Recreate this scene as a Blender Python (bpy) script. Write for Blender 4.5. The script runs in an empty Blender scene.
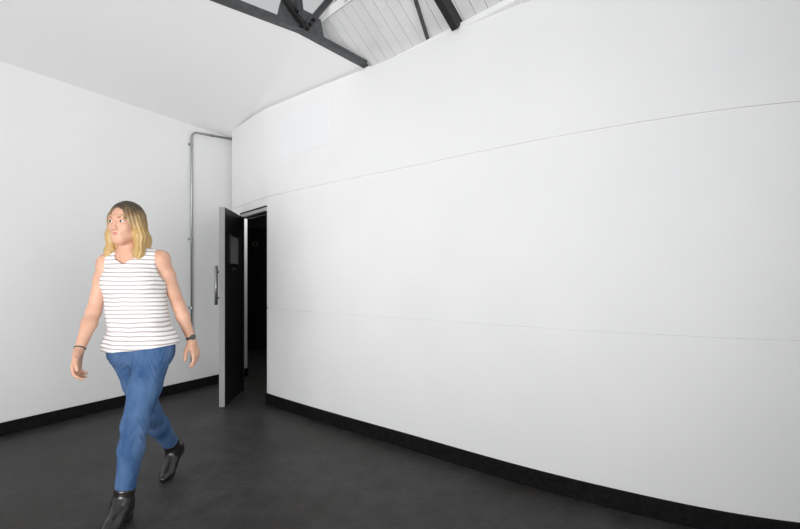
import bpy, bmesh, math, random
import numpy as np
from mathutils import Vector, Matrix

random.seed(3)
scene = bpy.context.scene
COL = scene.collection
F = 450.0            # focal length in pixels of an 800 px wide frame
CAM_H = 1.27         # camera height
HZ = 280.0           # horizon row

def V(*a):
    return Vector(a)

def P(px, py, Y):
    """world point seen at (px, py) at distance Y"""
    return V((px - 400) * Y / F, Y, CAM_H + (HZ - py) * Y / F)

# ------------------------------------------------------------------ materials
def new_mat(name, color, rough=0.5, metallic=0.0, spec=0.5):
    m = bpy.data.materials.new(name)
    m.use_nodes = True
    b = m.node_tree.nodes['Principled BSDF']
    b.inputs['Base Color'].default_value = (*color, 1)
    b.inputs['Roughness'].default_value = rough
    b.inputs['Metallic'].default_value = metallic
    b.inputs['Specular IOR Level'].default_value = spec
    return m

def nodes(m):
    return m.node_tree.nodes, m.node_tree.links, m.node_tree.nodes['Principled BSDF']

def add_noise(m, scale, c0, c1, detail=4, lo=0.35, hi=0.65, coord='Object', stretch=None, bump=0.0, bump_dist=0.01):
    n, l, b = nodes(m)
    tc = n.new('ShaderNodeTexCoord')
    mp = n.new('ShaderNodeMapping')
    if stretch:
        mp.inputs['Scale'].default_value = stretch
    nz = n.new('ShaderNodeTexNoise')
    nz.inputs['Scale'].default_value = scale
    nz.inputs['Detail'].default_value = detail
    cr = n.new('ShaderNodeValToRGB')
    cr.color_ramp.elements[0].position = lo
    cr.color_ramp.elements[1].position = hi
    cr.color_ramp.elements[0].color = (*c0, 1)
    cr.color_ramp.elements[1].color = (*c1, 1)
    l.new(tc.outputs[coord], mp.inputs['Vector'])
    l.new(mp.outputs['Vector'], nz.inputs['Vector'])
    l.new(nz.outputs['Fac'], cr.inputs['Fac'])
    l.new(cr.outputs['Color'], b.inputs['Base Color'])
    if bump:
        bp = n.new('ShaderNodeBump')
        bp.inputs['Strength'].default_value = bump
        bp.inputs['Distance'].default_value = bump_dist
        l.new(nz.outputs['Fac'], bp.inputs['Height'])
        l.new(bp.outputs['Normal'], b.inputs['Normal'])
    return cr

M = {}
M['wall'] = new_mat('white_wall_paint', (.83, .83, .83), .55, spec=.3)
add_noise(M['wall'], 2.0, (.80, .801, .803), (.82, .82, .818), detail=3)
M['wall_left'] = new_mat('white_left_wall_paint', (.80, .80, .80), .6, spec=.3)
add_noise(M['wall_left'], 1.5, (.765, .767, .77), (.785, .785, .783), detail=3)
M['ceiling'] = new_mat('white_ceiling_paint', (.94, .94, .945), .7, spec=.2)
M['panel'] = new_mat('white_panel_paint', (.808, .818, .835), .5, spec=.3)
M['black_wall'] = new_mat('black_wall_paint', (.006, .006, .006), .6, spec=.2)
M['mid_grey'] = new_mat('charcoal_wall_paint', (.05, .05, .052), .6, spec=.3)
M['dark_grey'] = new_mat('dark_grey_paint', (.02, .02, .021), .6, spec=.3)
M['baseboard'] = new_mat('black_baseboard', (.008, .008, .009), .65, spec=.06)
add_noise(M['baseboard'], 30, (.006, .006, .007), (.011, .011, .012))
M['floor'] = new_mat('dark_resin_floor', (.05, .05, .05), .48, spec=.25)
M['steel_dark'] = new_mat('dark_grey_steel_paint', (.045, .047, .05), .45, spec=.4)
add_noise(M['steel_dark'], 25, (.052, .055, .058), (.075, .078, .082))
M['steel_black'] = new_mat('black_steel_paint', (.012, .012, .013), .4)
M['timber_black'] = new_mat('black_rafter_paint', (.014, .014, .014), .5)
M['galv'] = new_mat('galvanised_steel', (.50, .52, .53), .38, metallic=.85)
add_noise(M['galv'], 90, (.30, .315, .32), (.44, .455, .46))
M['alu'] = new_mat('brushed_aluminium', (.52, .52, .50), .42, metallic=.55)
M['grey_edge'] = new_mat('grey_lacquered_edge', (.30, .30, .29), .5, spec=.3)
M['door_black'] = new_mat('black_door_laminate', (.010, .010, .009), .35, spec=.4)
M['vision'] = new_mat('grey_vision_glass', (.20, .205, .20), .25, spec=.6)
M['brass'] = new_mat('dull_brass', (.30, .25, .13), .4, metallic=.7)
M['boards'] = new_mat('white_roof_boards', (.80, .80, .80), .55, spec=.3)
add_noise(M['boards'], 6, (.68, .68, .68), (.73, .73, .725), stretch=(1, 1, 1))
M['eave'] = new_mat('white_gloss_trim', (.90, .90, .90), .4)

# floor: mottled charcoal with worn patches and fine scratches
def floor_mat():
    m = M['floor']
    n, l, b = nodes(m)
    tc = n.new('ShaderNodeTexCoord')
    big = n.new('ShaderNodeTexNoise'); big.inputs['Scale'].default_value = .9; big.inputs['Detail'].default_value = 5
    mid = n.new('ShaderNodeTexNoise'); mid.inputs['Scale'].default_value = 7; mid.inputs['Detail'].default_value = 8; mid.inputs['Roughness'].default_value = .7
    mp = n.new('ShaderNodeMapping'); mp.inputs['Scale'].default_value = (1, 5, 1); mp.inputs['Rotation'].default_value = (0, 0, math.radians(35))
    fine = n.new('ShaderNodeTexNoise'); fine.inputs['Scale'].default_value = 26; fine.inputs['Detail'].default_value = 6
    l.new(tc.outputs['Object'], big.inputs['Vector'])
    l.new(tc.outputs['Object'], mid.inputs['Vector'])
    l.new(tc.outputs['Object'], mp.inputs['Vector'])
    l.new(mp.outputs['Vector'], fine.inputs['Vector'])
    c1 = n.new('ShaderNodeValToRGB')
    c1.color_ramp.elements[0].position = .3; c1.color_ramp.elements[0].color = (.030, .0265, .0225, 1)
    c1.color_ramp.elements[1].position = .7; c1.color_ramp.elements[1].color = (.056, .056, .058, 1)
    l.new(big.outputs['Fac'], c1.inputs['Fac'])
    c2 = n.new('ShaderNodeValToRGB')
    c2.color_ramp.elements[0].position = .3; c2.color_ramp.elements[0].color = (.52, .52, .52, 1)
    c2.color_ramp.elements[1].position = .75; c2.color_ramp.elements[1].color = (1.45, 1.45, 1.45, 1)
    l.new(mid.outputs['Fac'], c2.inputs['Fac'])
    c3 = n.new('ShaderNodeValToRGB')
    c3.color_ramp.elements[0].position = .35; c3.color_ramp.elements[0].color = (.75, .75, .75, 1)
    c3.color_ramp.elements[1].position = .7; c3.color_ramp.elements[1].color = (1.25, 1.25, 1.25, 1)
    l.new(fine.outputs['Fac'], c3.inputs['Fac'])
    m1 = n.new('ShaderNodeMix'); m1.data_type = 'RGBA'; m1.blend_type = 'MULTIPLY'; m1.inputs[0].default_value = 1
    m2 = n.new('ShaderNodeMix'); m2.data_type = 'RGBA'; m2.blend_type = 'MULTIPLY'; m2.inputs[0].default_value = 1
    l.new(c1.outputs['Color'], m1.inputs[6]); l.new(c2.outputs['Color'], m1.inputs[7])
    l.new(m1.outputs[2], m2.inputs[6]); l.new(c3.outputs['Color'], m2.inputs[7])
    l.new(m2.outputs[2], b.inputs['Base Color'])
    rr = n.new('ShaderNodeMapRange')
    rr.inputs['To Min'].default_value = .40; rr.inputs['To Max'].default_value = .60
    l.new(mid.outputs['Fac'], rr.inputs['Value']); l.new(rr.outputs['Result'], b.inputs['Roughness'])
    bp = n.new('ShaderNodeBump'); bp.inputs['Strength'].default_value = .12; bp.inputs['Distance'].default_value = .004
    l.new(fine.outputs['Fac'], bp.inputs['Height']); l.new(bp.outputs['Normal'], b.inputs['Normal'])
floor_mat()

# ------------------------------------------------------------------ object helpers
def link_mesh(name, me, mat, parent=None, smooth=False):
    o = bpy.data.objects.new(name, me)
    COL.objects.link(o)
    if mat is not None:
        me.materials.append(mat)
    if smooth:
        me.polygons.foreach_set('use_smooth', [True] * len(me.polygons))
    if parent is not None:
        o.parent = parent
        o.matrix_parent_inverse = Matrix.Translation(parent.location).inverted()
    return o

def build(name, bm, mat, parent=None, smooth=False):
    bmesh.ops.recalc_face_normals(bm, faces=bm.faces)
    me = bpy.data.meshes.new(name)
    bm.to_mesh(me); bm.free()
    return link_mesh(name, me, mat, parent, smooth)

def structure(o):
    o['kind'] = 'structure'
    return o

def thing(name, label, cat, loc, group=None):
    o = bpy.data.objects.new(name, None)
    COL.objects.link(o)
    o.location = loc
    o.empty_display_size = .1
    if label: o['label'] = label
    if cat: o['category'] = cat
    if group: o['group'] = group
    return o

def prism(bm, pts, z0, z1):
    """vertical prism over a plan polygon"""
    lo = [bm.verts.new((p[0], p[1], z0)) for p in pts]
    hi = [bm.verts.new((p[0], p[1], z1)) for p in pts]
    bm.faces.new(lo[::-1]); bm.faces.new(hi)
    n = len(pts)
    for i in range(n):
        bm.faces.new((lo[i], lo[(i + 1) % n], hi[(i + 1) % n], hi[i]))

def obox(bm, a, b, wdir, w, hdir, h):
    """box along a->b; cross-section w along wdir and h along hdir, centred"""
    wd = wdir.normalized() * w / 2; hd = hdir.normalized() * h / 2
    vs = []
    for p in (a, b):
        for sw, sh in ((-1, -1), (1, -1), (1, 1), (-1, 1)):
            vs.append(bm.verts.new(p + wd * sw + hd * sh))
    for f in ((0, 3, 2, 1), (4, 5, 6, 7), (0, 1, 5, 4), (1, 2, 6, 5), (2, 3, 7, 6), (3, 0, 4, 7)):
        bm.faces.new([vs[i] for i in f])

def tube(bm, pts, r, seg=14, cap=True):
    rings = []
    n = len(pts)
    up = None
    for i, p in enumerate(pts):
        t = (pts[min(i + 1, n - 1)] - pts[max(i - 1, 0)]).normalized()
        if up is None:
            up = t.orthogonal().normalized()
        up = (up - t * up.dot(t)).normalized()
        s = t.cross(up)
        rr = r[i] if isinstance(r, (list, tuple)) else r
        rings.append([bm.verts.new(p + (up * math.cos(a) + s * math.sin(a)) * rr)
                      for a in [2 * math.pi * k / seg for k in range(seg)]])
    for i in range(n - 1):
        for k in range(seg):
            bm.faces.new((rings[i][k], rings[i][(k + 1) % seg], rings[i + 1][(k + 1) % seg], rings[i + 1][k]))
    if cap:
        bm.faces.new(rings[0][::-1]); bm.faces.new(rings[-1])

def bevel(o, w, seg=2):
    md = o.modifiers.new('bevel', 'BEVEL'); md.width = w; md.segments = seg; md.limit_method = 'ANGLE'
    return o

# ------------------------------------------------------------------ plan of the room
LW0 = V(-3.255, 3.662); LWD = (V(-2.022, 5.959) - LW0).normalized()      # left wall line
LWN = V(LWD.y, -LWD.x)                                                   # into the room
def lw(t): return LW0 + LWD * t
LW_END = (V(-2.022, 5.959) - LW0).length
def lw_at_x(px):
    """left-wall plan point on the sight line of column px"""
    k = (px - 400) / F
    t = (k * LW0.y - LW0.x) / (LWD.x - k * LWD.y)
    return lw(t)

# curved wall: (column, depth measure) -> plan points, smooth spline
cp = [(232, 96.2), (241.5, 101.2), (253, 107), (267, 112.9), (290, 120.3), (330, 132.0), (370, 143.2), (410, 154.2),
      (445, 164.4), (480, 174.3), (520, 185.4), (560, 195.6), (600, 205.3), (640, 214.3), (680, 223.0), (720, 230.7),
      (760, 237.3), (800, 242.6)]
pl = [V((x - 400) / F * (522.9 / d), 522.9 / d) for x, d in cp]
# carry the curve on beyond the frame
ang = math.atan2(pl[-1].y - pl[-2].y, pl[-1].x - pl[-2].x)
p = pl[-1].copy()
for k in range(14):
    ang += math.radians(2.2)
    p = p + V(math.cos(ang), math.sin(ang)) * .22
    pl.append(p.copy())
def catmull(pts, n=8):
    out = []
    for i in range(len(pts) - 1):
        p0 = pts[max(i - 1, 0)]; p1 = pts[i]; p2 = pts[i + 1]; p3 = pts[min(i + 2, len(pts) - 1)]
        for k in range(n):
            t = k / n
            out.append(.5 * ((2 * p1) + (p2 - p0) * t + (2 * p0 - 5 * p1 + 4 * p2 - p3) * t * t + (3 * p1 - p0 - 3 * p2 + p3) * t ** 3))
    out.append(pts[-1].copy())
    return out
curve = catmull(pl, 8)
# light smoothing, ends kept
for _ in range(30):
    c2 = [c.copy() for c in curve]
    for i in range(1, len(curve) - 1):
        if abs((curve[i].x / curve[i].y * F + 400) - 267) < 3: continue
        c2[i] = curve[i] * .5 + (curve[i - 1] + curve[i + 1]) * .25
    curve = c2
def col(pt): return 400 + F * pt.x / pt.y
def normals(cv):
    out = []
    for i in range(len(cv)):
        t = (cv[min(i + 1, len(cv) - 1)] - cv[max(i - 1, 0)]).normalized()
        out.append(V(t.y, -t.x))            # towards the viewer
    return out
CN = normals(curve)
CN = [n if n.y < 0 else -n for n in CN]
i_hinge = min(range(len(curve)), key=lambda i: abs(col(curve[i]) - 241.5))
i_latch = min(range(len(curve)), key=lambda i: abs(col(curve[i]) - 267.3))
HEAD = 2.035
TOPZ = 3.0
THK = .12
G1, G2 = .985, 2.122      # groove heights

def groove_profile(z0, z1):
    prof = [(0, z0)]
    for g in (G1, G2):
        if z0 < g < z1:
            prof += [(0, g - .006), (-.010, g - .005), (-.010, g + .005), (0, g + .006)]
    prof.append((0, z1))
    return prof

i_t = min(range(len(curve)), key=lambda i: abs(col(curve[i]) - 365))
def topz(i):
    return TOPZ + .075 * max(0.0, (i_t - i) / i_t)
def sweep_wall(bm, i0, i1, z0, z1, thk=THK):
    rows = []
    for i in range(i0, i1 + 1):
        zt = topz(i) if z1 == TOPZ else z1
        full = groove_profile(z0, zt) + [(-thk, zt), (-thk, z0)]
        rows.append([bm.verts.new((curve[i].x + CN[i].x * d, curve[i].y + CN[i].y * d, z)) for d, z in full])
    m = len(full)
    for a in range(len(rows) - 1):
        for k in range(m):
            bm.faces.new((rows[a][k], rows[a + 1][k], rows[a + 1][(k + 1) % m], rows[a][(k + 1) % m]))
    bm.faces.new(rows[0][::-1]); bm.faces.new(rows[-1])

bm = bmesh.new()
sweep_wall(bm, i_latch, len(curve) - 1, 0, TOPZ)
sweep_wall(bm, 0, i_latch, HEAD, TOPZ)
sweep_wall(bm, 0, i_hinge, 0, HEAD, .02)
# return leg at the left end, running back to the left wall
e = curve[0]
q = lw_at_x(233.2) - LWN * .01
back_dir = (q - e)
prism(bm, [e, e + V(.02, .0), q + V(.03, 0), q], 0, topz(0))
wall_right = structure(build('wall_right', bm, M['wall']))

bm = bmesh.new()
a0 = lw(-7.2); a1 = lw(LW_END)
prism(bm, [a0, a1, a1 - LWN * .12, a0 - LWN * .12], 0, TOPZ + .2)
wall_left = structure(build('wall_left', bm, M['wall_left']))

# baseboards
BBH = .108
def baseboard_curve(bm, i0, i1):
    prof = [(0, 0), (.016, 0), (.016, BBH - .006), (.011, BBH), (0, BBH)]
    rows = []
    for i in range(i0, i1 + 1):
        rows.append([bm.verts.new((curve[i].x + CN[i].x * d, curve[i].y + CN[i].y * d, z)) for d, z in prof])
    m = len(prof)
    for a in range(len(rows) - 1):
        for k in range(m):
            bm.faces.new((rows[a][k], rows[a + 1][k], rows[a + 1][(k + 1) % m], rows[a][(k + 1) % m]))
    bm.faces.new(rows[0][::-1]); bm.faces.new(rows[-1])
bm = bmesh.new()
baseboard_curve(bm, i_latch, len(curve) - 1)
structure(build('baseboard_right', bm, M['baseboard']))
bm = bmesh.new()
n3 = V(LWN.x, LWN.y, 0)
bA = lw(-7.2); bB = lw(LW_END)
prism(bm, [bA, bB, bB + LWN * .016, bA + LWN * .016], 0, BBH)
structure(bevel(build('baseboard_left', bm, M['baseboard']), .005))

# floor
bm = bmesh.new()
prism(bm, [V(-7.2, -3), V(6, -3), V(6, 9), V(-7.2, 9)], -.1, 0)
structure(build('floor', bm, M['floor']))

# ------------------------------------------------------------------ truss line, ceiling, eaves, roof
EDIR = V(.699, -.715).normalized()                 # along the eaves
EP = V((460 - 400) / F * 3.093, 3.093)             # a point of the eaves line
TDIR = V(-EDIR.y, EDIR.x).normalized()             # away, square to the eaves
if TDIR.y < 0: TDIR = -TDIR
TE = V((365 - 400) / F * 3.70, 3.70)               # foot of the truss on the wall
TN = V(TDIR.y, -TDIR.x)                            # truss normal, towards the viewer's side
def on_truss(px, py, off=0.0):
    """point of the truss plane on the sight line of a pixel"""
    k = V((px - 400) / F, 1)
    o2 = TE + TN * off
    t = o2.dot(TN) / k.dot(TN)
    return V(k.x * t, t, CAM_H + (HZ - py) / F * t)

# flat ceiling left of the truss
back_line = [curve[i] - CN[i] * .1 for i in range(0, i_t + 1, 3)]
gk = on_truss(300, 31)
r_end = on_truss(366, 66.5); l_pt = on_truss(208, -4)
l_end = gk + (l_pt - gk) * 3.2
edge = [r_end + (r_end - gk).normalized() * .12, gk, l_end]
edge[1] = gk - V(0, 0, .0)
TN3 = V(TN.x, TN.y, 0)
def resample(pts, n):
    d = [0.0]
    for i in range(1, len(pts)): d.append(d[-1] + (pts[i] - pts[i - 1]).length)
    out = []
    for k in range(n):
        t = d[-1] * k / (n - 1); i = 1
        while i < len(d) - 1 and d[i] < t: i += 1
        out.append(pts[i - 1].lerp(pts[i], (t - d[i - 1]) / max(d[i] - d[i - 1], 1e-9)))
    return out
e_in = [p - TN3 * .012 - V(0, 0, .004) for p in edge][::-1]           # far left -> wall end
c_ = lw(LW_END - .1) - LWN * .05
f_ = lw(-6.2) - LWN * .05
wl = resample([V(f_.x, f_.y, TOPZ), V(c_.x, c_.y, topz(0))], 40)
wr_ = resample([V(c_.x, c_.y, topz(0))] + [V(p.x, p.y, topz(i)) for p, i in zip(back_line, range(0, i_t + 1, 3))] + [e_in[-1]], 16)[1:]
rim = wl + wr_
ed = resample(e_in, len(rim))
NV = 10
bm = bmesh.new()
lo = [[bm.verts.new(a_.lerp(b_, k / NV)) for k in range(NV + 1)] for a_, b_ in zip(ed, rim)]
hi = [[bm.verts.new(a_.lerp(b_, k / NV) + V(0, 0, .035)) for k in range(NV + 1)] for a_, b_ in zip(ed[:-1], rim[:-1])]
NR = len(rim)
hi.append([bm.verts.new(ed[-1].lerp(rim[-1], k / NV) + V(0, 0, .035)) for k in range(NV + 1)])
for i in range(NR - 1):
    for k in range(NV):
        for g_ in (lo, hi):
            bm.faces.new((g_[i][k], g_[i + 1][k], g_[i + 1][k + 1], g_[i][k + 1]))
    bm.faces.new((lo[i][0], lo[i + 1][0], hi[i + 1][0], hi[i][0]))
    bm.faces.new((lo[i][NV], lo[i + 1][NV], hi[i + 1][NV], hi[i][NV]))
for k in range(NV):
    bm.faces.new((lo[0][k], lo[0][k + 1], hi[0][k + 1], hi[0][k]))
for f in bm.faces: f.smooth = True
bmesh.ops.recalc_face_normals(bm, faces=bm.faces)
for e in bm.edges:
    if len(e.link_faces) == 2 and e.calc_face_angle(0) > .5: e.smooth = False
ce = build('ceiling', bm, M['ceiling'])
structure(ce)

# eaves beam and soffit
UP = V(0, 0, 1)
E3 = V(EDIR.x, EDIR.y, 0); T3 = V(TDIR.x, TDIR.y, 0)
def ep(s, back=0.0, z=0.0):
    q = EP + EDIR * s + TDIR * back
    return V(q.x, q.y, z)
s0 = (TE - EP).dot(EDIR) + .0
S_A, S_B = s0 - .02, 5.0
bm = bmesh.new()
obox(bm, ep(S_A, .03, TOPZ + .02), ep(S_B, .03, TOPZ + .02), T3, .06, UP, .04)
structure(bevel(build('trim_1', bm, M['eave']), .004))
bm = bmesh.new()
prism(bm, [EP + EDIR * S_A + TDIR * .06, EP + EDIR * S_B + TDIR * .06, EP + EDIR * S_B + TDIR * 2.6, EP + EDIR * S_A + TDIR * .4], TOPZ + .002, TOPZ + .03)
structure(build('ceiling_soffit', bm, M['ceiling']))

# sloping boarded roof rising from the eaves towards the viewer
PITCH = math.radians(38)
RUP = (-T3 * math.cos(PITCH) + UP * math.sin(PITCH)).normalized()    # up the slope
RN = (T3 * math.sin(PITCH) + UP * math.cos(PITCH)).normalized()      # outwards
RO = ep(0, .06, TOPZ + .04)
def on_roof(px, py, lift=0.0):
    k = V((px - 400) / F, 1, (HZ - py) / F)
    c = V(0, 0, CAM_H)
    t = (RO - RN * lift - c).dot(RN) / k.dot(RN)
    return c + k * t
q1 = on_roof(330, 16.5)
SLOPE_LEN = (q1 - RO).dot(RUP)
bm = bmesh.new()
W = .098
s = S_A - 1.2
while s < 4.8:
    c0 = RO + E3 * (s + W / 2); c1 = c0 + RUP * SLOPE_LEN
    obox(bm, c0 + RN * .01, c1 + RN * .01, E3, W - .005, RN, .02)
    s += W
obox(bm, RO + E3 * (S_A - 1.2) + RN * .03 + RUP * 0, RO + E3 * (S_A - 1.2) + RN * .03 + RUP * SLOPE_LEN, E3, .01, RN, .01)
# continuous deck behind the boards
obox(bm, RO + E3 * ((S_A - 1.2 + 4.8) / 2) + RN * .03, RO + E3 * ((S_A - 1.2 + 4.8) / 2) + RN * .03 + RUP * SLOPE_LEN, E3, 4.8 - S_A + 1.2, RN, .02)
structure(build('ceiling_boards', bm, M['boards']))

# rooflight above the boards: frame and glass
wr = thing('window_1', None, None, RO + RUP * SLOPE_LEN); structure(wr)
bm = bmesh.new()
L0, L1 = S_A - 1.2, 4.8
h0, h1 = SLOPE_LEN + .02, SLOPE_LEN + 1.5
def rp(s, h): return RO + E3 * s + RUP * h
for hh in (h0 + .02, h1):
    obox(bm, rp(L0, hh), rp(L1, hh), RUP, .05, RN, .08)
k = L0
while k <= L1 + .01:
    obox(bm, rp(k, h0), rp(k, h1), E3, .04, RN, .08)
    k += (L1 - L0) / 5
build('window_frame', bm, M['eave'], wr)
glass = bpy.data.materials.new('clear_glass'); glass.use_nodes = True
gn, gl, gb = nodes(glass)
gb.inputs['Transmission Weight'].default_value = 1; gb.inputs['Roughness'].default_value = 0; gb.inputs['IOR'].default_value = 1.02
bm = bmesh.new()
obox(bm, rp(L0, (h0 + h1) / 2), rp(L1, (h0 + h1) / 2), RUP, h1 - h0, RN, .006)
build('window_glass', bm, glass, wr)

# the steel truss
TR = thing('roof_truss', 'dark grey bolted steel roof truss with gusset plate at the edge of the white ceiling', 'truss', on_truss(299, 36))
T3N = V(TN.x, TN.y, 0)
bm = bmesh.new()
# two back-to-back angles: horizontal flange below, upright webs
for a, b in ((l_end, gk), (gk, r_end)):
    d = (b - a).normalized(); upv = T3N.cross(d).normalized()
    if upv.z < 0: upv = -upv
    obox(bm, a, b, T3N, .062, upv, .010)
    for sgn in (-1, 1):
        obox(bm, a + T3N * sgn * .009 + upv * .022, b + T3N * sgn * .009 + upv * .022, T3N, .010, upv, .046)
build('bottom_chord', bm, M['steel_dark'], TR)

def plate(bm, pix, off, th):
    a = [on_truss(x, y, off) for x, y in pix]; b = [p + T3N * th for p in a]
    A = [bm.verts.new(p) for p in a]; B = [bm.verts.new(p) for p in b]
    bm.faces.new(A[::-1]); bm.faces.new(B)
    for i in range(len(A)):
        bm.faces.new((A[i], A[(i + 1) % len(A)], B[(i + 1) % len(A)], B[i]))
bm = bmesh.new()
plate(bm, [(276, 20), (279.5, 4), (283, -6), (301, -6), (303, 10), (311, 14), (320, 20), (324.3, 41.5), (303, 34)], .0, .008)
build('gusset_plate', bm, M['steel_dark'], TR)

def strut(name, p0, p1, offs, w, mat, ext=2.0):
    a = on_truss(*p0, .0); b = on_truss(*p1, .0)
    b = a + (b - a) * ext
    bm = bmesh.new()
    d = (b - a).normalized(); side = T3N.cross(d)
    for o_ in offs:
        obox(bm, a + T3N * o_, b + T3N * o_, side, w, T3N, .008)
        obox(bm, a + T3N * (o_ + .018) + side * w * .45, b + T3N * (o_ + .018) + side * w * .45, side, .008, T3N, .036)
    return build(name, bm, mat, TR)
strut('strut', (303.5, 27), (282, -3), (.012,), .062, M['steel_black'], 4)
strut('strut', (298.5, 18), (296.5, -3), (.010,), .035, M['steel_dark'], 6)
strut('strut', (306, 27), (331, -3), (.012,), .048, M['steel_dark'], 4)
for (bx, by) in ((301, 26), (297.5, 20), (293.5, 15), (307, 28.5), (310, 24.5), (313.5, 20), (298, 12), (289.5, 9.5)):
    p = on_truss(bx, by, .022)
    bm = bmesh.new()
    tube(bm, [p, p + T3N * .006], .016, 12)
    tube(bm, [p + T3N * .006, p + T3N * .020], .010, 6)
    build('bolt', bm, M['steel_black'], TR)

# rafter and thin brace under the boards
def member(name, label, cat, p0, p1, w, d, mat, ext, group=None):
    a = on_roof(*p0, lift=d / 2 + .004); b = on_roof(*p1, lift=d / 2 + .004)
    dirn = (b - a).normalized()
    b = a + dirn * ((SLOPE_LEN + .02 - (a - RO).dot(RUP)) / dirn.dot(RUP))
    bm = bmesh.new()
    obox(bm, a - dirn * 0, b, dirn.cross(RN), w, RN, d)
    o = build(name, bm, mat)
    o['label'] = label; o['category'] = cat
    return bevel(o, .003)
member('roof_rafter', 'thick black rafter under the white roof boards, ending on the wall top', 'rafter', (457.5, 26.5), (442.5, 0), .054, .09, M['timber_black'], 1.8)
member('roof_brace', 'thin dark grey bar under white roof boards, between truss and thick black rafter', 'brace', (429, 43), (415.5, 0), .022, .022, M['steel_dark'], 1.6)

# ------------------------------------------------------------------ doorway, door, room behind
hp = curve[i_hinge]; lp = curve[i_latch]
od = (lp - hp).normalized(); on = V(od.y, -od.x)
if on.y > 0: on = -on
H3 = V(hp.x, hp.y, 0); L3 = V(lp.x, lp.y, 0); O3 = V(od.x, od.y, 0); N3 = V(on.x, on.y, 0)
fr = thing('trim_2', None, None, H3); structure(fr)
bm = bmesh.new()
obox(bm, H3 - N3 * .05 + UP * (HEAD - .034), L3 - N3 * .05 + UP * (HEAD - .034), N3, .13, UP, .036)
fh = build('frame_head', bm, M['alu'], fr)
bm = bmesh.new()
obox(bm, H3 - N3 * .05 + UP * (HEAD - .008), L3 - N3 * .05 + UP * (HEAD - .008), N3, .136, UP, .016)
obox(bm, H3 - N3 * .04 + UP * (HEAD - .052), L3 - N3 * .04 + UP * (HEAD - .052), N3, .04, UP, .012)
build('head_rebate', bm, M['black_wall'], fr)
bm = bmesh.new()
obox(bm, H3 - N3 * .011 + O3 * .016, H3 - N3 * .011 + O3 * .016 + UP * (HEAD - .05), O3, .032, N3, .02)
build('frame_jamb', bm, M['black_wall'], fr)
bm = bmesh.new()
obox(bm, L3 - N3 * .062 - O3 * .006, L3 - N3 * .062 - O3 * .006 + UP * (HEAD - .05), O3, .012, N3, .118)
build('frame_jamb', bm, M['black_wall'], fr)

# open door leaf
DA = V(-1.741, 4.465, 0)              # free edge, room-side face
DB = V(hp.x + .015, hp.y - .01, 0)    # hinge side
dd = (DB - DA); DLEN = dd.length; dd.normalize()
dn = V(dd.y, -dd.x, 0)                # towards the viewer's right
if dn.x < 0: dn = -dn
DT = .052
door = thing('door_1', None, None, DB); structure(door)
z0, z1 = .008, 1.995
def dpt(t, z, off=0.0):               # t metres from the free edge along the leaf, off outwards
    return DA + dd * t + dn * off + UP * z
bm = bmesh.new()
obox(bm, dpt(.012, (z0 + z1) / 2, -DT / 2), dpt(DLEN, (z0 + z1) / 2, -DT / 2), dn, DT, UP, z1 - z0)
bevel(build('door_leaf', bm, M['door_black'], door), .002)
bm = bmesh.new()
obox(bm, dpt(0, (z0 + z1) / 2, -DT / 2), dpt(.0118, (z0 + z1) / 2, -DT / 2), dn, DT + .002, UP, z1 - z0)
bevel(build('edge_strip', bm, M['grey_edge'], door), .002)
# pull handle on the far face
hd = thing('pull_handle', None, None, dpt(.1, 1.22, -DT)); hd.parent = door; hd.matrix_parent_inverse = Matrix.Translation(door.location).inverted()
bm = bmesh.new()
tube(bm, [dpt(.07, 1.02, -DT - .05), dpt(.07, 1.415, -DT - .05)], .016, 16)
hb = build('grip', bm, M['galv'], hd, True); hb.matrix_parent_inverse = Matrix.Translation(dpt(.1, 1.22, -DT)).inverted()
for z in (1.09, 1.35):
    bm = bmesh.new()
    tube(bm, [dpt(.07, z, -DT - .05), dpt(.07, z, -DT + .002)], .009, 12)
    hb = build('standoff', bm, M['steel_dark'], hd, True); hb.matrix_parent_inverse = Matrix.Translation(dpt(.1, 1.22, -DT)).inverted()
# vision panel and thumb turn on the near face
bm = bmesh.new()
obox(bm, dpt(DLEN * .26, 1.585, .003), dpt(DLEN * .70, 1.585, .003), dn, .006, UP, .285)
build('vision_panel', bm, M['vision'], door)
bm = bmesh.new()
for zz in (1.585 - .15, 1.585 + .15):
    obox(bm, dpt(DLEN * .24, zz, .005), dpt(DLEN * .72, zz, .005), dn, .010, UP, .016)
for tt in (.25, .71):
    obox(bm, dpt(DLEN * tt, 1.43, .005), dpt(DLEN * tt, 1.74, .005), dn, .010, dd, .014)
build('vision_frame', bm, M['door_black'], door)
bm = bmesh.new()
tube(bm, [dpt(DLEN * .46, 1.385, 0), dpt(DLEN * .46, 1.385, .008)], .028, 20)
tube(bm, [dpt(DLEN * .46, 1.385, .008), dpt(DLEN * .46, 1.385, .03)], .010, 12)
build('door_knob', bm, M['dark_grey'], door)
for zz in (.25, 1.0, 1.75):
    bm = bmesh.new()
    tube(bm, [V(DB.x + .006, DB.y + .004, zz - .05), V(DB.x + .006, DB.y + .004, zz + .05)], .010, 12)
    build('hinge', bm, M['steel_dark'], door)

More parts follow.
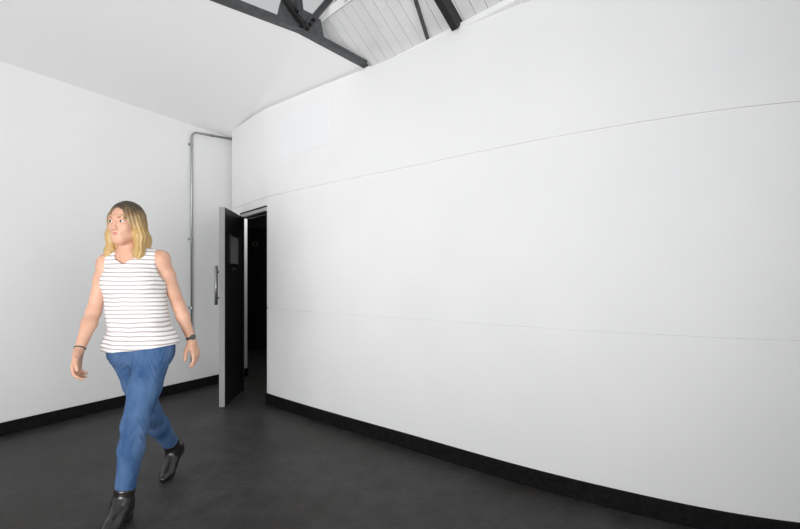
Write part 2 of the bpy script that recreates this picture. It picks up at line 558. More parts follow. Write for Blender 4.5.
# dark room behind
BY = 8.3
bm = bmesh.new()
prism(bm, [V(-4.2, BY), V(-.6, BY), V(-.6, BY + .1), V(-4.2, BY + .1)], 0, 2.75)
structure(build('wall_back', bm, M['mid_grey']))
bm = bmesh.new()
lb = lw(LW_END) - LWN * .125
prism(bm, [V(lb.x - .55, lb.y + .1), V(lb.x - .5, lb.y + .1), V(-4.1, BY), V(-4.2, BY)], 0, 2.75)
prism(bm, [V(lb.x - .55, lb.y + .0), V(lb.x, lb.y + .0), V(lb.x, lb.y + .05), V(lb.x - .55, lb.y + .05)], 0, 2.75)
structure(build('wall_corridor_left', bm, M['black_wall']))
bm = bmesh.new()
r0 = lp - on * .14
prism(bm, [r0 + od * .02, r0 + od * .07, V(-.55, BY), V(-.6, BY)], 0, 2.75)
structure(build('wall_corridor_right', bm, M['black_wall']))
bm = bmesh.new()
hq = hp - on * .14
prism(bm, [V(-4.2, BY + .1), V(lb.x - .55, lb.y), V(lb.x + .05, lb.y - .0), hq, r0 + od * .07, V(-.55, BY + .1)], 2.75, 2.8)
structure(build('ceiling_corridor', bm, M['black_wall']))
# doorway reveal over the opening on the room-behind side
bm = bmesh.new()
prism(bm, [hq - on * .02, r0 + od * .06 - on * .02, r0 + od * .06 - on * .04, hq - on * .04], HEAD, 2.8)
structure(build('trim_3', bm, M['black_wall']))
d2 = thing('door_2', None, None, V(-2.6, BY, 0)); structure(d2)
bm = bmesh.new()
obox(bm, V(-3.02, BY - .022, 1.12), V(-2.10, BY - .022, 1.12), V(0, 1, 0), .04, UP, 2.2)
build('door_leaf', bm, M['door_black'], d2)
rc = P(255, 244, BY - .05)
bm = bmesh.new()
ring = [rc + V(math.cos(a) * .042, 0, math.sin(a) * .042) for a in [2 * math.pi * k / 32 for k in range(33)]]
tube(bm, ring, .010, 8, cap=False)
build('door_sign', bm, M['brass'], d2, True)
bm = bmesh.new()
hk = P(249, 234, BY - .05)
obox(bm, hk - UP * .05, hk + UP * .05, V(1, 0, 0), .02, V(0, 1, 0), .02)
build('hinge', bm, M['dark_grey'], d2)

# flush access panel high on the curved wall
ia = min(range(len(curve)), key=lambda i: abs(col(curve[i]) - 278.5))
ib = min(range(len(curve)), key=lambda i: abs(col(curve[i]) - 327))
bm = bmesh.new()
rows = []
for i in range(ia, ib + 1):
    rows.append([bm.verts.new((curve[i].x + CN[i].x * d, curve[i].y + CN[i].y * d, z)) for d, z in ((-.001, 2.47), (.0025, 2.47), (.0025, 2.86), (-.001, 2.86))])
for a in range(len(rows) - 1):
    for k in range(4):
        bm.faces.new((rows[a][k], rows[a + 1][k], rows[a + 1][(k + 1) % 4], rows[a][(k + 1) % 4]))
bm.faces.new(rows[0][::-1]); bm.faces.new(rows[-1])
ap = build('access_panel', bm, M['panel'])
ap.parent = wall_right

# ------------------------------------------------------------------ conduit
def lwp(px, py, off=.022):
    q = lw_at_x(px)
    D = q.y
    z = CAM_H + (HZ - py) / F * D
    q = q + LWN * off
    return V(q.x, q.y, z)
ct = thing('metal_conduit', 'galvanised metal conduit pipe running up the left white wall and bending towards the door', 'conduit', lwp(191, 366))
c_bot = lwp(191.3, 366); c_top = lwp(190.2, 136.5); c_e0 = lwp(196, 131.2); c_end = lwp(232.3, 139.2)
c_end.z = min(c_end.z, TOPZ + .06); 
c_e0 = c_e0.lerp(c_e0, 0); c_e0.z = min(c_e0.z, TOPZ - .02)
pts = [V(c_top.x, c_top.y, c_bot.z), V(c_top.x, c_top.y, c_e0.z - .085)]
corner = V(c_top.x, c_top.y, c_e0.z)
hdir = (c_end - corner).normalized()
A = pts[-1]; B = corner + hdir * .085
for k in range(1, 10):
    t = k / 10
    pts.append(A * (1 - t) ** 2 + corner * 2 * t * (1 - t) + B * t * t)
pts.append(B); pts.append(c_end)
bm = bmesh.new(); tube(bm, pts, .0115, 14)
build('pipe', bm, M['galv'], ct, True)
L3n = V(LWN.x, LWN.y, 0); L3d = V(LWD.x, LWD.y, 0)
for zz in (pts[1].z - .06, 1.74, .95):
    c = V(c_top.x, c_top.y, zz)
    bm = bmesh.new()
    tube(bm, [c - UP * .010, c + UP * .010], .0145, 14)
    obox(bm, c - L3d * .03 - L3n * .016, c + L3d * .03 - L3n * .016, L3n, .010, UP, .020)
    build('saddle_clip', bm, M['galv'], ct)
cm = B.lerp(c_end, .38)
bm = bmesh.new(); tube(bm, [cm - hdir * .022, cm + hdir * .022], .0155, 14)
build('coupling', bm, M['galv'], ct)
bm = bmesh.new(); tube(bm, [c_end - hdir * .022, c_end], .0155, 14)
build('coupling', bm, M['galv'], ct)
bm = bmesh.new(); tube(bm, [pts[0] - UP * .0, pts[0] + UP * .03], .016, 14)
build('coupling', bm, M['galv'], ct)

# ------------------------------------------------------------------ walking woman: implicit surfaces
def smin(a, b, k):
    h = np.maximum(k - np.abs(a - b), 0) / k
    return np.minimum(a, b) - h * h * k * .25

class Field:
    def __init__(self, lo, hi, h):
        self.h = h; self.lo = np.array(lo, np.float32)
        self.n = np.ceil((np.array(hi) - np.array(lo)) / h).astype(int) + 1
        self.f = np.full(self.n, 1.0, np.float32)
        self.ax = [self.lo[i] + h * np.arange(self.n[i], dtype=np.float32) for i in range(3)]
    def sub(self, lo, hi):
        sl = []
        for i in range(3):
            a = int(max(0, math.floor((lo[i] - self.lo[i]) / self.h))); b = int(min(self.n[i], math.ceil((hi[i] - self.lo[i]) / self.h) + 1))
            if b <= a: return None
            sl.append(slice(a, b))
        x = self.ax[0][sl[0]][:, None, None]; y = self.ax[1][sl[1]][None, :, None]; z = self.ax[2][sl[2]][None, None, :]
        return tuple(sl), x, y, z
    def comb(self, sl, d, k, cut=False):
        cur = self.f[sl]
        if cut: self.f[sl] = -smin(-cur, d, k)
        else: self.f[sl] = smin(cur, d, k)
    def cone(self, a, b, r1, r2, k=.02, flat=None, fac=1.0, cut=False):
        a = Vector(a); b = Vector(b); m = max(r1, r2) * max(1.0, 1.0) + k + .03
        g = self.sub([min(a[i], b[i]) - m for i in range(3)], [max(a[i], b[i]) + m for i in range(3)])
        if g is None: return
        sl, x, y, z = g
        ba = b - a; L2 = max(ba.length_squared, 1e-9)
        px, py, pz = x - a.x, y - a.y, z - a.z
        t = np.clip((px * ba.x + py * ba.y + pz * ba.z) / L2, 0, 1)
        vx, vy, vz = px - t * ba.x, py - t * ba.y, pz - t * ba.z
        d2 = vx * vx + vy * vy + vz * vz
        if flat is not None:
            w = vx * flat.x + vy * flat.y + vz * flat.z
            d2 = d2 + w * w * (fac * fac - 1)
        d = np.sqrt(d2) - (r1 + (r2 - r1) * t)
        if flat is not None: d = d / (1 + .3 * (fac - 1))
        self.comb(sl, d.astype(np.float32), k, cut)
    def ell(self, c, axes, rad, k=.02, cut=False):
        m = max(rad) + k + .03
        g = self.sub([c[i] - m for i in range(3)], [c[i] + m for i in range(3)])
        if g is None: return
        sl, x, y, z = g
        px, py, pz = x - c[0], y - c[1], z - c[2]
        k0 = 0; k1 = 0
        for A_, r in zip(axes, rad):
            q = px * A_.x + py * A_.y + pz * A_.z
            k0 = k0 + (q / r) ** 2; k1 = k1 + (q / (r * r)) ** 2
        k0 = np.sqrt(k0); k1 = np.sqrt(k1) + 1e-6
        d = k0 * (k0 - 1) / k1
        self.comb(sl, d.astype(np.float32), k, cut)
    def plane(self, pt, n, k=.006):
        """keep the side behind the plane (remove where (p-pt).n > 0)"""
        x = self.ax[0][:, None, None]; y = self.ax[1][None, :, None]; z = self.ax[2][None, None, :]
        d = (x - pt[0]) * n[0] + (y - pt[1]) * n[1] + (z - pt[2]) * n[2]
        self.f = -smin(-self.f, -d.astype(np.float32), k)
    def warp(self, fn):
        x = self.ax[0][:, None, None]; y = self.ax[1][None, :, None]; z = self.ax[2][None, None, :]
        self.f = self.f + fn(x, y, z).astype(np.float32)
    def mesh(self, name):
        f = self.f; h = self.h
        for i in range(3):          # close at the border
            sl = [slice(None)] * 3
            for e_ in (0, -1):
                sl[i] = e_; f[tuple(sl)] = np.maximum(f[tuple(sl)], .001)
        ins = f < 0
        c = np.zeros(tuple(self.n - 1), np.uint8)
        for i in (0, 1):
            for j in (0, 1):
                for k in (0, 1):
                    c += ins[i:self.n[0] - 1 + i, j:self.n[1] - 1 + j, k:self.n[2] - 1 + k]
        act = (c > 0) & (c < 8)
        idx = np.argwhere(act)
        vid = np.full(c.shape, -1, np.int32); vid[act] = np.arange(len(idx))
        off = [(i, j, k) for i in (0, 1) for j in (0, 1) for k in (0, 1)]
        val = np.stack([f[idx[:, 0] + o[0], idx[:, 1] + o[1], idx[:, 2] + o[2]] for o in off], 1)
        pos = np.zeros((len(idx), 3)); cnt = np.zeros(len(idx))
        for a in range(8):
            for b in range(a + 1, 8):
                dlt = [off[b][q] - off[a][q] for q in range(3)]
                if sum(abs(v) for v in dlt) != 1: continue
                cr = (val[:, a] < 0) != (val[:, b] < 0)
                t = val[:, a] / np.where(cr, val[:, a] - val[:, b], 1)
                for q in range(3):
                    pos[:, q] += np.where(cr, off[a][q] + t * dlt[q], 0)
                cnt += cr
        pos = (pos / cnt[:, None] + idx) * h + self.lo
        quads = []
        for axis in range(3):
            u, v = (axis + 1) % 3, (axis + 2) % 3
            s0 = [slice(None)] * 3; s1 = [slice(None)] * 3
            s0[axis] = slice(0, -1); s1[axis] = slice(1, None)
            A_ = ins[tuple(s0)]; B_ = ins[tuple(s1)]
            e_ = np.argwhere(A_ != B_)
            ok = (e_[:, u] > 0) & (e_[:, v] > 0) & (e_[:, u] < self.n[u] - 1) & (e_[:, v] < self.n[v] - 1)
            e_ = e_[ok]
            flip = A_[tuple(e_.T)]
            def cell(du, dv):
                q = e_.copy(); q[:, u] += du; q[:, v] += dv
                return vid[tuple(q.T)]
            q4 = np.stack([cell(-1, -1), cell(0, -1), cell(0, 0), cell(-1, 0)], 1)
            q4[~flip] = q4[~flip][:, ::-1]
            quads.append(q4)
        quads = np.concatenate(quads)
        quads = quads[(quads >= 0).all(1)]
        me = bpy.data.meshes.new(name)
        me.vertices.add(len(pos)); me.vertices.foreach_set('co', pos.ravel())
        me.loops.add(quads.size); me.loops.foreach_set('vertex_index', quads.ravel().astype(np.int32))
        me.polygons.add(len(quads))
        me.polygons.foreach_set('loop_start', np.arange(0, quads.size, 4, dtype=np.int32))
        me.update(calc_edges=True); me.validate()
        return me

# joints
hipL = P(154, 352, 2.56); kneeL = P(135, 425, 2.40); ankL = P(122.5, 505, 2.345)
hipR = P(128, 352, 2.63); kneeR = P(150, 415, 2.70); ankR = P(174.5, 448, 2.98)
ballR = P(167.5, 474.5, 2.875)
pel = P(141, 343, 2.60); waist = P(137.5, 314, 2.605); chest = P(134.5, 281, 2.595)
shC = P(134, 259, 2.59)
shL = P(160.5, 259, 2.62); shR = P(107, 263, 2.57)
elL = P(179, 306, 2.71); wrL = P(192, 341, 2.73)
elR = P(93.5, 312, 2.53); wrR = P(78.5, 352, 2.41)
neck0 = P(131, 254, 2.585); neck1 = P(127, 236, 2.565)
HC = P(126.3, 222.8, 2.55)           # head centre
fw = V(.14, -.99, 0).normalized()   # torso facing
sd = (shL - shR).normalized()
ya = math.radians(6)
HF = V(-math.sin(ya), -math.cos(ya), -.05).normalized()
HU = V(.02, .03, 1); HU = (HU - HF * HU.dot(HF)).normalized()
HS = HU.cross(HF).normalized()       # towards the woman's left
if HS.x < 0: HS = -HS
def hd_(s, f_, u): return HC + HS * s + HF * f_ + HU * u

woman = thing('person', 'person walking in sleeveless striped white top, blue jeans and black ankle boots, looking left', 'person', V(-1.47, 2.6, 0))

def hand(fl, wr, d, n, l, curl=1.0):
    """d along the hand, n out of the palm, l towards the thumb"""
    d = d.normalized(); n = (n - d * n.dot(d)).normalized(); l = (l - d * l.dot(d) - n * l.dot(n)).normalized()
    kn = [.027, .009, -.009, -.026]; ln = [.088, .092, .088, .080]
    fl_len = [.070, .078, .072, .056]
    K = []
    for x, y in zip(kn, ln):
        k_ = wr + d * y + l * x
        fl.cone(wr + l * x * .55 + d * .005, k_, .0155, .0125, .012); K.append(k_)
    fl.cone(wr + l * .006 + d * .02, wr + d * .07, .020, .018, .012, flat=n, fac=1.25)
    for q, (k_, L_) in enumerate(zip(K, fl_len)):
        p_ = k_; a = math.radians((14 + 5 * q) * curl)
        spread = (1.2 - q * .8) * .05
        base = (d + l * spread).normalized()
        for s_, r0_, r1_ in ((.46, .0098, .0088), (.30, .0088, .0080), (.24, .0080, .0068)):
            dr = base * math.cos(a) + n * math.sin(a)
            e_ = p_ + dr * L_ * s_
            fl.cone(p_, e_, r0_, r1_, .004)
            p_ = e_; a += math.radians(22 * curl)
    t0 = wr + d * .018 + l * .020 + n * .008
    t1 = t0 + (d * .70 + l * .62 + n * .30).normalized() * .045
    t2 = t1 + (d * .92 + l * .25 + n * .30).normalized() * .034
    t3 = t2 + (d * .95 + l * .05 + n * .35).normalized() * .026
    fl.cone(t0, t1, .017, .0125, .012); fl.cone(t1, t2, .0118, .0105, .004); fl.cone(t2, t3, .0105, .008, .004)

def ang_up(p): return p
# ---- body (skin)
B_ = Field((-1.86, 2.20, .02), (-1.10, 3.10, 1.73), .0045)
def torso(fl, off=0.0, k=.05):
    fl.cone(hipR + UP * .02, hipL + UP * .02, .100 + off, .100 + off, k)
    fl.cone(pel + UP * .03, waist, .142 + off, .118 + off, k, flat=fw, fac=1.32)
    fl.cone(waist, chest, .118 + off, .140 + off, k, flat=fw, fac=1.28)
    fl.cone(chest, shC - UP * .02, .140 + off, .100 + off, k, flat=fw, fac=1.30)
    for s_ in (-1, 1):
        fl.ell(chest + sd * .068 * s_ + fw * .072 - UP * .012, (sd, fw, UP), (.062 + off, .060 + off, .064 + off), .03)
torso(B_)
B_.cone(shR, shC - UP * .005, .046, .058, .04); B_.cone(shL, shC - UP * .005, .046, .058, .04)
B_.cone(neck0 - UP * .05, neck1, .056, .049, .03)
for sh, el, wr in ((shL, elL, wrL), (shR, elR, wrR)):
    B_.cone(sh, sh.lerp(el, .35), .047, .043, .03)
    B_.cone(sh.lerp(el, .35), el, .043, .035, .02)
    B_.cone(el, el.lerp(wr, .3), .035, .037, .02)
    B_.cone(el.lerp(wr, .3), wr, .037, .0235, .02, )
hand(B_, wrL, (P(201, 372, 2.71) - wrL), V(-1, .15, 0), V(-.1, -1, 0), 1.15)
hand(B_, wrR, (P(73.5, 384, 2.36) - wrR), V(1, .1, 0), V(.25, -1, 0), 1.2)
for h_, k_, a_ in ((hipL, kneeL, ankL), (hipR, kneeR, ankR)):
    B_.cone(h_, k_, .084, .052, .03); B_.cone(k_, k_.lerp(a_, .35), .050, .049, .03); B_.cone(k_.lerp(a_, .35), a_, .049, .033, .03)
# head
ax = (HS, HF, HU)
B_.ell(hd_(0, -.012, .018), ax, (.074, .092, .094), .02)
B_.ell(hd_(0, .030, -.036), ax, (.058, .058, .076), .03)
B_.cone(hd_(-.010, .064, -.098), hd_(.010, .064, -.098), .020, .020, .025)
for s_ in (-1, 1):
    B_.cone(hd_(.012 * s_, .055, -.095), hd_(.050 * s_, -.005, -.066), .018, .020, .03)
    B_.ell(hd_(.036 * s_, .060, -.030), ax, (.024, .022, .022), .02)
    B_.ell(hd_(.074 * s_, -.008, -.018), ax, (.010, .019, .030), .006)
    B_.ell(hd_(.032 * s_, .096, .004), ax, (.018, .016, .012), .012, cut=True)
    B_.ell(hd_(.011 * s_, .092, -.040), ax, (.008, .010, .007), .006)
B_.cone(hd_(-.034, .076, .024), hd_(.034, .076, .024), .012, .012, .012)
B_.cone(hd_(0, .086, .006), hd_(0, .098, -.034), .0080, .0110, .010)
B_.cone(hd_(-.020, .080, -.064), hd_(.020, .080, -.064), .008, .008, .012)
body_me = B_.mesh('body')

skin = new_mat('skin', (.72, .45, .33), .5, spec=.35)
add_noise(skin, 14, (.57, .315, .215), (.65, .385, .275))
nodes(skin)[2].inputs['Subsurface Weight'].default_value = .12
nodes(skin)[2].inputs['Subsurface Radius'].default_value = (.02, .008, .005)
link_mesh('body', body_me, skin, woman, True)

# face details
def blob(name, c, axes, rad, mat, parent=woman):
    bm = bmesh.new()
    bmesh.ops.create_uvsphere(bm, u_segments=20, v_segments=12, radius=1)
    m4 = Matrix((( axes[0].x * rad[0], axes[1].x * rad[1], axes[2].x * rad[2], c.x),
                 ( axes[0].y * rad[0], axes[1].y * rad[1], axes[2].y * rad[2], c.y),
                 ( axes[0].z * rad[0], axes[1].z * rad[1], axes[2].z * rad[2], c.z), (0, 0, 0, 1)))
    bmesh.ops.transform(bm, matrix=m4, verts=bm.verts)
    return build(name, bm, mat, parent, True)
eye_w = new_mat('eye_white', (.72, .68, .65), .25)
iris = new_mat('dark_iris', (.05, .035, .025), .2)
lip = new_mat('lips', (.55, .22, .19), .4)
brow = new_mat('eyebrow_hair', (.16, .10, .06), .7)
for s_ in (-1, 1):
    e = blob('eye', hd_(.032 * s_, .0775, .003), ax, (.0135, .009, .0075), eye_w)
    blob('iris', hd_(.031 * s_, .0845, .003), ax, (.0068, .003, .0068), iris, e)
    bm = bmesh.new()
    tube(bm, [hd_(.016 * s_, .0885, .021), hd_(.032 * s_, .087, .026), hd_(.050 * s_, .072, .020)], [.003, .0035, .002], 8)
    build('eyebrow', bm, brow, woman, True)
bm = bmesh.new()
tube(bm, [hd_(-.025, .0795, -.064), hd_(-.011, .0880, -.061), hd_(0, .0895, -.0625), hd_(.011, .0880, -.061), hd_(.025, .0795, -.064)], [.0015, .0038, .0042, .0038, .0015], 10)
tube(bm, [hd_(-.023, .0790, -.066), hd_(-.009, .0878, -.0695), hd_(.009, .0878, -.0695), hd_(.023, .0790, -.066)], [.0015, .0045, .0045, .0015], 10)
build('lips', bm, lip, woman, True)

# ---- hair
Hf = Field((HC.x - .22, HC.y - .22, HC.z - .28), (HC.x + .22, HC.y + .22, HC.z + .16), .004)
Hf.ell(hd_(0, -.016, .020), ax, (.086, .102, .104), .02)
Hf.ell(hd_(0, -.055, -.075), ax, (.082, .058, .120), .03)
for s_ in (-1, 1):
    Hf.cone(hd_(.070 * s_, .010, .030), hd_(.082 * s_, .006, -.070), .026, .028, .03)
    Hf.cone(hd_(.082 * s_, .006, -.070), hd_(.086 * s_, .020, -.170), .028, .024, .03)
    Hf.cone(hd_(.086 * s_, .020, -.170), hd_(.086 * s_, .026, -.232), .024, .011, .03)
    Hf.cone(hd_(.060 * s_, -.050, -.10), hd_(.070 * s_, -.040, -.215), .045, .026, .04)
Hf.cone(hd_(0, -.070, -.10), hd_(0, -.060, -.22), .050, .030, .04)
Hf.ell(hd_(-.006, .088, -.020), ax, (.057, .078, .108), .012, cut=True)
Hf.ell(hd_(0, .075, -.130), ax, (.058, .075, .110), .012, cut=True)
def strands(x, y, z):
    rx = (x - HC.x) * HS.x + (y - HC.y) * HS.y
    ry = (x - HC.x) * HF.x + (y - HC.y) * HF.y
    a = np.arctan2(rx, ry + .02)
    return .0022 * np.sin(a * 34 + 6 * np.sin((z - HC.z) * 14)) + .0016 * np.sin(a * 71 + 3 * np.sin((z - HC.z) * 30))
Hf.warp(strands)
hair = bpy.data.materials.new('blonde_hair'); hair.use_nodes = True
hn, hl, hb_ = nodes(hair)
hb_.inputs['Roughness'].default_value = .45
tc = hn.new('ShaderNodeTexCoord'); sx = hn.new('ShaderNodeSeparateXYZ')
mr = hn.new('ShaderNodeMapRange'); mr.inputs['From Min'].default_value = HC.z + .11; mr.inputs['From Max'].default_value = HC.z - .10
nz = hn.new('ShaderNodeTexNoise'); nz.inputs['Scale'].default_value = 40; mpn = hn.new('ShaderNodeMapping'); mpn.inputs['Scale'].default_value = (1, 1, .12)
ad = hn.new('ShaderNodeMath'); ad.operation = 'MULTIPLY_ADD'; ad.inputs[1].default_value = .5
cr = hn.new('ShaderNodeValToRGB')
cr.color_ramp.elements[0].position = .36; cr.color_ramp.elements[0].color = (.060, .040, .027, 1)
cr.color_ramp.elements[1].position = 1.0; cr.color_ramp.elements[1].color = (.46, .30, .115, 1)
e_ = cr.color_ramp.elements.new(.66); e_.color = (.26, .165, .070, 1)
hl.new(tc.outputs['Object'], sx.inputs[0]); hl.new(sx.outputs['Z'], mr.inputs['Value'])
hl.new(tc.outputs['Object'], mpn.inputs['Vector']); hl.new(mpn.outputs['Vector'], nz.inputs['Vector'])
hl.new(nz.outputs['Fac'], ad.inputs[0]); hl.new(mr.outputs['Result'], ad.inputs[2])
hl.new(ad.outputs[0], cr.inputs['Fac']); hl.new(cr.outputs['Color'], hb_.inputs['Base Color'])
link_mesh('hair', Hf.mesh('hair'), hair, woman, True)

# ---- jeans
J = Field((-1.80, 2.22, .06), (-1.16, 3.12, 1.02), .005)
J.cone(hipR + UP * .02, hipL + UP * .02, .108, .108, .05)
J.cone(pel + UP * .0, pel + UP * .08, .150, .140, .05, flat=fw, fac=1.32)
for h_, k_, a_ in ((hipL, kneeL, ankL), (hipR, kneeR, ankR)):
    J.cone(h_, h_.lerp(k_, .5), .096, .080, .03); J.cone(h_.lerp(k_, .5), k_, .080, .062, .03)
    J.cone(k_, k_.lerp(a_, .3), .062, .060, .03); J.cone(k_.lerp(a_, .3), a_, .060, .043, .03)
def folds(x, y, z):
    return .0018 * np.sin(z * 95 + 9 * x + 14 * np.sin(x * 21 + y * 17)) * (np.exp(-((z - .47) / .10) ** 2) + np.exp(-((z - .80) / .09) ** 2) + np.exp(-((z - .17) / .07) ** 2))
J.warp(folds)
dL = (ankL - kneeL).normalized(); dR = (ankR - kneeR).normalized()
# leg ends
def cut_end(fl, k_, a_, back):
    d = (a_ - k_).normalized(); c = a_ - d * back
    g = fl.sub([c[i] - .10 for i in range(3)], [c[i] + .10 for i in range(3)])
    sl, x, y, z = g
    pd = (x - c.x) * d.x + (y - c.y) * d.y + (z - c.z) * d.z
    fl.f[sl] = np.maximum(fl.f[sl], pd.astype(np.float32))
cut_end(J, kneeL, ankL, .035); cut_end(J, kneeR, ankR, .045)
J.plane((0, 0, pel.z + .04), (0, 0, 1))
denim = new_mat('blue_denim', (.06, .13, .30), .8, spec=.2)
cr = add_noise(denim, 9, (.026, .072, .175), (.10, .175, .32), detail=6, lo=.3, hi=.75, stretch=(1.5, 1.5, .5))
link_mesh('jeans', J.mesh('jeans'), denim, woman, True)

# ---- sleeveless top
S = Field((-1.80, 2.30, .78), (-1.18, 2.95, 1.50), .0045)
torso(S, .012, .05)
S.cone(pel + UP * .02 + sd * .0, waist, .168, .132, .06, flat=fw, fac=1.35)
S.cone(hipR + UP * .05, hipL + UP * .05, .1165, .1165, .05)
S.cone(waist, chest, .134, .144, .06, flat=fw, fac=1.28)
for s_, sh in ((-1, shR), (1, shL)):
    S.cone(shC - UP * .01 + sd * .05 * s_, sh.lerp(shC, .30) - UP * .002, .066, .060, .03)
for s_, sh in ((-1, shR), (1, shL)):
    S.ell(sh + sd * .048 * s_ - UP * .035, (sd, fw, UP), (.062, .110, .110), .012, cut=True)
S.cone(neck0 + fw * .05 - UP * .008, neck1 + UP * .06, .058, .085, .012, cut=True)
S.cone(neck0 + fw * .090 - UP * .045, neck0 + fw * .08 + UP * .03, .014, .050, .012, cut=True)
def drape(x, y, z):
    q = (x - pel.x) * sd.x + (y - pel.y) * sd.y
    amp = np.clip((1.22 - z) / .35, 0, 1)
    return .006 * amp * np.sin(q * 55 + 2.2 * np.sin(z * 12)) + .003 * amp * np.sin(q * 23 + z * 18 + 1)
S.warp(drape)
hem = P(105, 352, 2.60); hem2 = P(172, 344, 2.60)
hv = (hem2 - hem).normalized(); hn_ = hv.cross(V(0, 1, 0)); 
if hn_.z > 0: hn_ = -hn_
S.plane(hem, hn_, .004)
top_me = S.mesh('striped_top')
cloth = bpy.data.materials.new('white_striped_cotton'); cloth.use_nodes = True
cn, cl, cb = nodes(cloth); cb.inputs['Roughness'].default_value = .85; cb.inputs['Specular IOR Level'].default_value = .2
tc = cn.new('ShaderNodeTexCoord'); sx = cn.new('ShaderNodeSeparateXYZ')
nz = cn.new('ShaderNodeTexNoise'); nz.inputs['Scale'].default_value = 6
ma = cn.new('ShaderNodeMath'); ma.operation = 'MULTIPLY_ADD'; ma.inputs[1].default_value = .018
sn = cn.new('ShaderNodeMath'); sn.operation = 'MULTIPLY'; sn.inputs[1].default_value = 2 * math.pi / .0235
si = cn.new('ShaderNodeMath'); si.operation = 'SINE'
cr = cn.new('ShaderNodeValToRGB')
cr.color_ramp.elements[0].position = .62; cr.color_ramp.elements[0].color = (.83, .81, .80, 1)
cr.color_ramp.elements[1].position = .86; cr.color_ramp.elements[1].color = (.42, .37, .36, 1)
mr = cn.new('ShaderNodeMapRange'); mr.inputs['From Min'].default_value = -1; mr.inputs['From Max'].default_value = 1
cl.new(tc.outputs['Object'], sx.inputs[0]); cl.new(tc.outputs['Object'], nz.inputs['Vector'])
cl.new(nz.outputs['Fac'], ma.inputs[0]); cl.new(sx.outputs['Z'], ma.inputs[2])
cl.new(ma.outputs[0], sn.inputs[0]); cl.new(sn.outputs[0], si.inputs[0]); cl.new(si.outputs[0], mr.inputs['Value'])
cl.new(mr.outputs['Result'], cr.inputs['Fac']); cl.new(cr.outputs['Color'], cb.inputs['Base Color'])
link_mesh('striped_top', top_me, cloth, woman, True)

# ---- ankle boots
leather = new_mat('black_leather', (.012, .011, .010), .25, spec=.6)
add_noise(leather, 28, (.009, .008, .007), (.016, .015, .014), detail=5, bump=.5, bump_dist=.006)
rubber = new_mat('black_heel', (.010, .010, .010), .5)
def boot(ank, knee, fdir, heel_c, ball, toe, sole_up_heel, ground_toe, label=None):
    fl = Field((min(ank.x, toe.x, heel_c.x) - .10, min(ank.y, toe.y) - .10, -.012), (max(ank.x, toe.x, heel_c.x) + .10, max(ank.y, heel_c.y) + .10, ank.z + .16), .004)
    up = (knee - ank).normalized()
    fl.cone(ank, ank + up * .075, .044, .050, .02)
    fl.cone(ank, heel_c, .042, .034, .03)
    fl.cone(ank, ball, .042, .037, .04)
    fl.cone(heel_c, ball, .032, .036, .03)
    fl.cone(ball, toe, .036, .024, .02)
    # ankle creases
    fl.warp(lambda x, y, z: .0015 * np.sin(((x - ank.x) * up.x + (y - ank.y) * up.y + (z - ank.z) * up.z) * 150) * np.exp(-(((x - ank.x) ** 2 + (y - ank.y) ** 2 + (z - ank.z) ** 2) / .004)))
    d = up; c = ank + up * .085
    x = fl.ax[0][:, None, None]; y = fl.ax[1][None, :, None]; z = fl.ax[2][None, None, :]
    fl.f = np.maximum(fl.f, ((x - c.x) * d.x + (y - c.y) * d.y + (z - c.z) * d.z).astype(np.float32))
    # flat sole from toe to heel
    a = V(toe.x, toe.y, ground_toe); sl_n = (sole_up_heel)
    fl.f = np.maximum(fl.f, ((x - a.x) * sl_n.x + (y - a.y) * sl_n.y + (z - a.z) * sl_n.z).astype(np.float32)) if sl_n is not None else fl.f
    fl.f = np.maximum(fl.f, (ground_toe - z + 0 * x + 0 * y).astype(np.float32))
    o = link_mesh('ankle_boot', fl.mesh('ankle_boot'), leather, woman, True)
    return o
fdL = V(.10, -.99, 0).normalized()
hL = V(ankL.x, ankL.y, 0) - fdL * .035
ballL = V(ankL.x, ankL.y, 0) + fdL * .115 + UP * .036; toeL = V(ankL.x, ankL.y, 0) + fdL * .180 + UP * .026
bl = boot(ankL, kneeL, fdL, hL + UP * .062, ballL, toeL, None, .004)
bm = bmesh.new()
hc = V(hL.x, hL.y, .018)
obox(bm, hc - fdL * .028, hc + fdL * .030, fdL.cross(UP), .054, UP, .034)
bevel(build('heel', bm, rubber, bl), .006)
fdR = V((ballR - ankR).x, (ballR - ankR).y, 0).normalized()
fdR = (fdR + V(.05, -.4, 0)).normalized()
bR = V(ballR.x, ballR.y, .036); tR = bR + fdR * .062 - UP * .008
axisR = (bR - ankR).normalized()
hR = ankR - axisR * .015 + (V(0, 1, 0) - axisR * axisR.y).normalized() * .040 - UP * .01
br = boot(ankR, kneeR, fdR, hR, bR, tR, None, .004)
bm = bmesh.new()
nrm = (hR - ankR).normalized()
hc = hR + nrm * .030
obox(bm, hc - nrm * .018, hc + nrm * .018, fdR.cross(UP), .052, axisR, .056)
bevel(build('heel', bm, rubber, br), .006)

# ---- wristwatch and bracelet
band = new_mat('dark_leather_strap', (.05, .045, .04), .5)
def wristband(name, wr, el, r, w, mat):
    d = (wr - el).normalized(); c = wr - d * .022
    a = d.orthogonal().normalized(); b = d.cross(a)
    bm = bmesh.new(); seg = 28
    rows = []
    for rr, hh in ((r, -w), (r + .003, -w), (r + .003, w), (r, w)):
        rows.append([bm.verts.new(c + d * hh + (a * math.cos(t) + b * math.sin(t)) * rr) for t in [2 * math.pi * q / seg for q in range(seg)]])
    for q in range(4):
        for s_ in range(seg):
            bm.faces.new((rows[q][s_], rows[q][(s_ + 1) % seg], rows[(q + 1) % 4][(s_ + 1) % seg], rows[(q + 1) % 4][s_]))
    return build(name, bm, mat, woman, True), c
wb, wc = wristband('watch_strap', wrL, elL, .0255, .008, band)
bm = bmesh.new()
wn = V(.75, -.6, 0); wd = (wrL - elL).normalized(); wn = (wn - wd * wn.dot(wd)).normalized()
tube(bm, [wc + wn * .024, wc + wn * .033], .016, 20)
build('watch_face', bm, M['steel_dark'], wb)
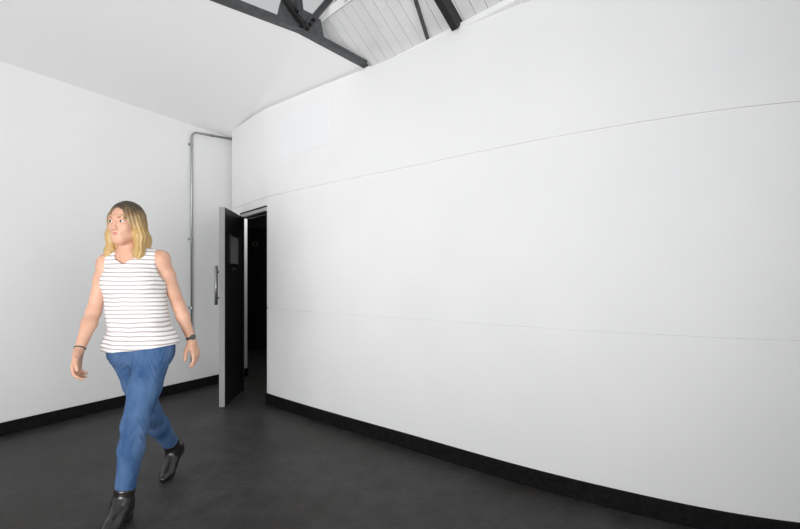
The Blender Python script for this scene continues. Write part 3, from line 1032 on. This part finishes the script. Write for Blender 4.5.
wristband('bracelet', wrR, elR, .0258, .003, M['steel_dark'])

# ------------------------------------------------------------------ light
w = bpy.data.worlds.new('daylight'); scene.world = w; w.use_nodes = True
bg = w.node_tree.nodes['Background']
bg.inputs['Color'].default_value = (.97, .985, 1.0, 1)
bg.inputs['Strength'].default_value = .68

def area(name, loc, target, sx_, sy_, power, color=(1, 1, 1), spread=180):
    ld = bpy.data.lights.new(name, 'AREA'); ld.shape = 'RECTANGLE'; ld.size = sx_; ld.size_y = sy_
    ld.energy = power; ld.color = color; ld.spread = math.radians(spread)
    o = bpy.data.objects.new(name, ld); COL.objects.link(o)
    o.location = loc
    o.rotation_euler = (Vector(target) - Vector(loc)).to_track_quat('-Z', 'Y').to_euler()
    return o
area('corridor_fill', (-1.45, 5.75, 2.6), (-1.95, 5.9, .6), .25, .25, 11)  # unseen fill added to brighten the wall strip seen through the doorway
area('low_rear_fill', (-2.2, -1.8, .4), (-2.0, 4.2, 3.0), 3.6, .7, 77)  # added off-frame fill, low behind the camera, lifting ceiling and walls
area('far_rear_fill', (-1.4, -2.0, .5), (-1.6, 5.0, 2.8), 3.0, .8, 40, spread=80)  # second added rear fill, narrower, reaching the far ceiling and corner
area('left_wall_fill', (2.4, -1.5, 1.6), (-2.7, 5.0, 2.3), 1.6, 2.0, 9.5, spread=75)  # made-up fill from the right rear for the left wall, no real fixture
area('ceiling_fill', (2.3, -1.2, .4), (-1.6, 3.9, 3.1), 1.6, .8, 2, spread=50)  # weak extra fill aimed up at the ceiling, stands for no fixture

# ------------------------------------------------------------------ camera
cd = bpy.data.cameras.new('camera'); cam = bpy.data.objects.new('camera', cd); COL.objects.link(cam)
cam.location = (0, 0, CAM_H); cam.rotation_euler = (math.pi / 2, 0, 0)
cd.sensor_fit = 'HORIZONTAL'; cd.sensor_width = 36; cd.lens = 36 * F / 800
cd.shift_y = (HZ - 264.5) / 800
cd.clip_start = .05
scene.camera = cam
scene.view_settings.view_transform = 'Standard'; scene.view_settings.look = 'None'
scene.view_settings.exposure = 0; scene.view_settings.gamma = 1; scene.view_settings.use_curve_mapping = False
